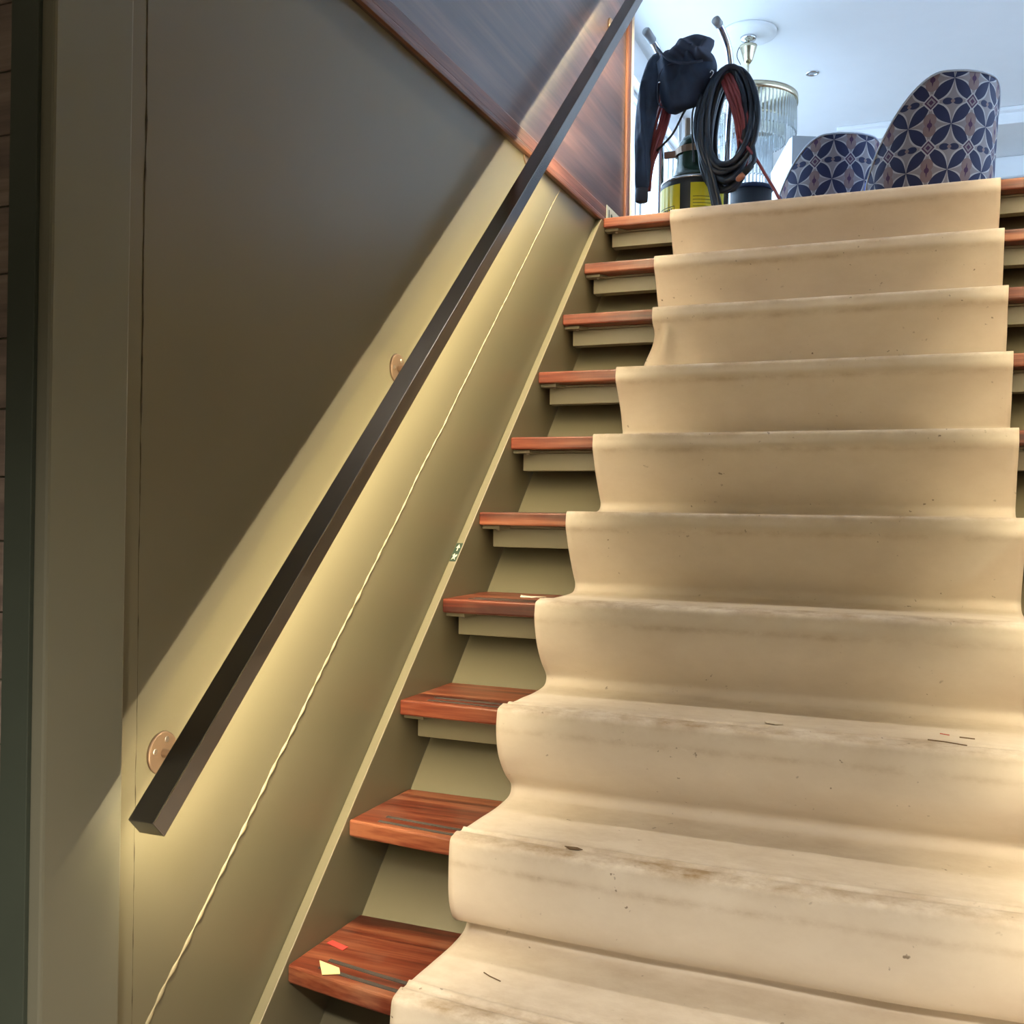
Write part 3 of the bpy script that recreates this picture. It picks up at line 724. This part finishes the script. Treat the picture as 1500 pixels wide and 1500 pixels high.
# ------------------------------------------------------------------ jacket thrown over the trolley
def pillow(outline, yc, th, name, mat, parent, folds=(), seed=0, rings=16, amp=.016):
    """closed outline in (x, z), inflated to a soft body of thickness 2*th around y=yc"""
    o = catmull([(p[0], 0, p[1]) for p in outline + [outline[0]]], 6)[:-1]
    c = sum(o, Vector()) / len(o); mb = MB(); bm = mb.bm
    for side in (-1, 1):
        prev = None
        for q in range(rings + 1):
            s = 1 - q / rings
            if q == rings: ring = [bm.verts.new((c.x, yc + side * th, c.z))]
            else:
                ring = []
                for p in o:
                    v = c + (p - c) * s
                    d = th * math.sqrt(max(0, 1 - s ** 2.6))
                    for fx, fz, ang, wd, hh in folds:
                        e = (v.x - fx) * math.cos(ang) + (v.z - fz) * math.sin(ang)
                        d += 1.8 * hh * math.exp(-(e / wd) ** 2) * (1 - s ** 4)
                    d += amp * noise.noise((v.x * 16 + seed, v.z * 11, side * 2)) * (1 - s ** 3) + amp * .5 * noise.noise((v.x * 40 + seed, v.z * 22, 5)) * (1 - s ** 3)
                    ring.append(bm.verts.new((v.x, yc + side * d, v.z)))
            if prev:
                n = len(prev)
                for k in range(n):
                    if len(ring) == 1: bm.faces.new((prev[k], prev[(k + 1) % n], ring[0]))
                    else: bm.faces.new((prev[k], prev[(k + 1) % n], ring[(k + 1) % n], ring[k]))
            prev = ring
    bmesh.ops.remove_doubles(bm, verts=bm.verts, dist=1e-5)
    ob = adopt(mb.build(name, mat, None, 0, True), parent); return ob
jk = thing('jacket', 'dark navy jacket thrown over the left trolley handle, sleeve hanging down', 'jacket', None, (-.06, 2.93, 2.5))
pillow([(-.155, 2.735), (-.10, 2.785), (-.03, 2.77), (.03, 2.77), (.09, 2.745), (.115, 2.69), (.108, 2.64), (.075, 2.60), (.045, 2.535), (-.02, 2.515), (-.085, 2.505), (-.125, 2.555), (-.140, 2.64)], 2.935, .062, 'body', 'navy', jk,
       [(-.09, 2.64, .15, .012, .012), (-.03, 2.62, -.3, .02, .010), (.05, 2.62, .4, .016, .012)], 3)
pillow([(-.075, 2.775), (-.045, 2.800), (.0, 2.815), (.045, 2.815), (.100, 2.79), (.108, 2.772), (.093, 2.735), (.105, 2.70), (.080, 2.685), (.03, 2.682), (-.02, 2.69), (-.055, 2.715), (-.09, 2.755)], 2.905, .050, 'hood', 'navy_l', jk,
       [(.03, 2.74, .9, .014, .018), (.075, 2.75, -.5, .012, .014), (-.02, 2.74, .7, .012, -.012)], 8)
pillow([(-.165, 2.775), (-.140, 2.775), (-.125, 2.70), (-.135, 2.60), (-.150, 2.50), (-.170, 2.38), (-.178, 2.27), (-.180, 2.185), (-.232, 2.182), (-.240, 2.30), (-.243, 2.42), (-.235, 2.55), (-.215, 2.67), (-.19, 2.745)], 2.93, .036, 'sleeve', 'navy', jk,
       [(-.20, 2.5, .1, .012, .010), (-.19, 2.35, 1.2, .02, -.008)], 14)
mb = MB(); mb.lathe([(.024, 2.132), (.0265, 2.134), (.0275, 2.16), (.0265, 2.19), (.022, 2.192)], (-.206, 2.93, 0), 20); part(mb, 'cuff', 'cuff', jk)
mb = MB(); mb.tube(catmull([(-.140, 2.90, 2.790), (-.115, 2.875, 2.752), (-.08, 2.862, 2.712), (-.04, 2.855, 2.690), (.01, 2.848, 2.678), (.07, 2.855, 2.682)], 6), .0055, 8); part(mb, 'collar_seam', 'navy_l', jk)
mb = MB(); mb.tube(catmull([(-.05, 2.864, 2.695), (-.10, 2.868, 2.685), (-.125, 2.88, 2.65), (-.132, 2.885, 2.59), (-.122, 2.885, 2.53), (-.09, 2.885, 2.512)], 6), .003, 8); part(mb, 'hem_piping', 'navy_l', jk)
mb = MB(); mb.lathe([(.0, -.004), (.005, -.003), (.005, .003), (.0, .004)], (-.118, 2.866, 2.62), 12); part(mb, 'zip_tab', 'chrome', jk)
mb = MB(); mb.tube(catmull([(.101, 2.86, 2.628), (.108, 2.86, 2.636), (.115, 2.86, 2.628), (.110, 2.86, 2.615), (.103, 2.86, 2.606)], 5), .0026, 8); hk = mb.build('snap_hook', 'chrome', None, 0, True); tag(hk, 'tiny silver hook hanging between jacket and hoses', 'hook')
# ------------------------------------------------------------------ black tub and stand-in case for a bright patch behind
TX, TY = .10, 3.95
bk = thing('round_bin', 'black round bin with rolled rim between the hoses and the chairs', 'bin', None, (TX, TY, FZ))
mb = MB(); mb.lathe([(.0, 0), (.09, 0), (.108, .748), (.102, .748), (.085, .02), (.0, .02)], (TX, TY, FZ + .0005), 40); part(mb, 'body', 'black', bk)
mb = MB(); mb.lathe([(.108, .733), (.115, .740), (.115, .750), (.108, .756), (.102, .750), (.102, .740), (.108, .733)], (TX, TY, FZ), 40); part(mb, 'rim', 'navy', bk)
wc = thing('bright_patch_case', 'white slant-fronted case standing in for a bright patch half hidden behind the smaller chair', 'case', None, (.36, 4.4, FZ))  # added case standing in for an overbright patch of light
mb = MB(); mb.prism([(x_, 4.2 + (.275 - x_) * 1.4, z_) for x_, z_ in ((.145, 2.58), (.135, 2.68), (.255, 2.80), (.275, 2.80), (.275, 1.72), (.145, 1.72))], (0, 0, 0), (.25, .2, 0)); part(mb, 'body', 'white_plain', wc, .003, False)  # front turned towards the left windows so that it renders bright
mb = MB(); mb.prism([(.277, 4.2, 2.80), (.40, 4.23, 2.79), (.40, 4.23, 1.711), (.277, 4.2, 1.711)], (0, -.02, 0), (0, -.004, 0)); part(mb, 'side_panel', 'grey', wc, .003, False)
# ------------------------------------------------------------------ chandelier and downlights
HX, HY = -.20, 5.60
cd = thing('chandelier', 'crystal chandelier with pale gold ring hanging from the ceiling', 'chandelier', None, (HX, HY, CZ))
mb = MB(); mb.lathe([(.0, 0), (.19, 0), (.185, -.018), (.15, -.03), (.0, -.032)], (HX, HY, CZ - .0005), 40); part(mb, 'ceiling_rose', 'white', cd)
mb = MB(); mb.lathe([(.0, -.032), (.055, -.034), (.05, -.05), (.012, -.056), (.0, -.056)], (HX, HY, CZ), 24); part(mb, 'ceiling_plate', 'chrome', cd)
mb = MB(); mb.tube([(HX, HY, CZ - .05), (HX, HY, 3.40)], .008, 10); part(mb, 'rod', 'gold', cd)
mb = MB(); mb.lathe([(.052, -.09), (.060, -.092), (.055, -.11), (.042, -.15), (.030, -.19), (.016, -.21), (.0, -.212)], (HX, HY, CZ), 28); part(mb, 'cup', 'gold', cd)
mb = MB(); mb.tube(catmull([(HX - .01, HY, CZ - .06), (HX - .06, HY, CZ - .09), (HX - .075, HY, CZ - .15), (HX - .05, HY, CZ - .21)], 6), .003, 6); part(mb, 'cable', 'black', cd)
mb = MB(); mb.lathe([(.325, 3.545), (.335, 3.545), (.335, 3.59), (.325, 3.59), (.325, 3.545)], (HX, HY, 0), 56); part(mb, 'ring', 'gold', cd)
for a in (0, 60, 120, 180, 240, 300):
    mb = MB(); mb.tube([(HX, HY, 3.62), (HX + .326 * math.cos(math.radians(a)), HY + .326 * math.sin(math.radians(a)), 3.57)], .004, 6); part(mb, 'arm', 'gold', cd)
def rods(name, rad, n, z0, z1, r):
    mb = MB()
    for k in range(n):
        a = 2 * math.pi * k / n; x, y = HX + rad * math.cos(a), HY + rad * math.sin(a)
        mb.tube([(x, y, z0), (x, y, (z0 + z1) / 2), (x, y, z1 + .01), (x, y, z1)], [r * .6, r, r, r * .3], 5)
    o = part(mb, name, 'crystal', cd, 0, False); o['kind'] = 'stuff'
rods('crystal_fringe', .322, 72, 3.545, 3.33, .008)
rods('crystal_tier', .25, 60, 3.42, 3.28, .010)
rods('crystal_core', .165, 40, 3.36, 3.03, .012)
mb = MB(); mb.lathe([(.245, 3.42), (.255, 3.42), (.255, 3.435), (.245, 3.435), (.245, 3.42)], (HX, HY, 0), 48); part(mb, 'tier_ring', 'gold', cd)
for (x, y, lab) in ((.138, 6.405, 'small round recessed downlight near the chandelier'), (1.533, 8.1, 'faint round recessed downlight to the right of the nearer chair')):
    dl = thing('downlight', lab, 'downlight', 'recessed ceiling downlights', (x, y, CZ))
    mb = MB(); mb.lathe([(.03, -.0005), (.048, -.0005), (.048, -.006), (.034, -.008), (.03, -.0005)], (x, y, CZ), 28); part(mb, 'ring', 'chrome', dl)
    mb = MB(); mb.lathe([(.0, -.002), (.029, -.002), (.029, -.0008), (.0, -.0008)], (x, y, CZ), 24); part(mb, 'lens', 'grey', dl)
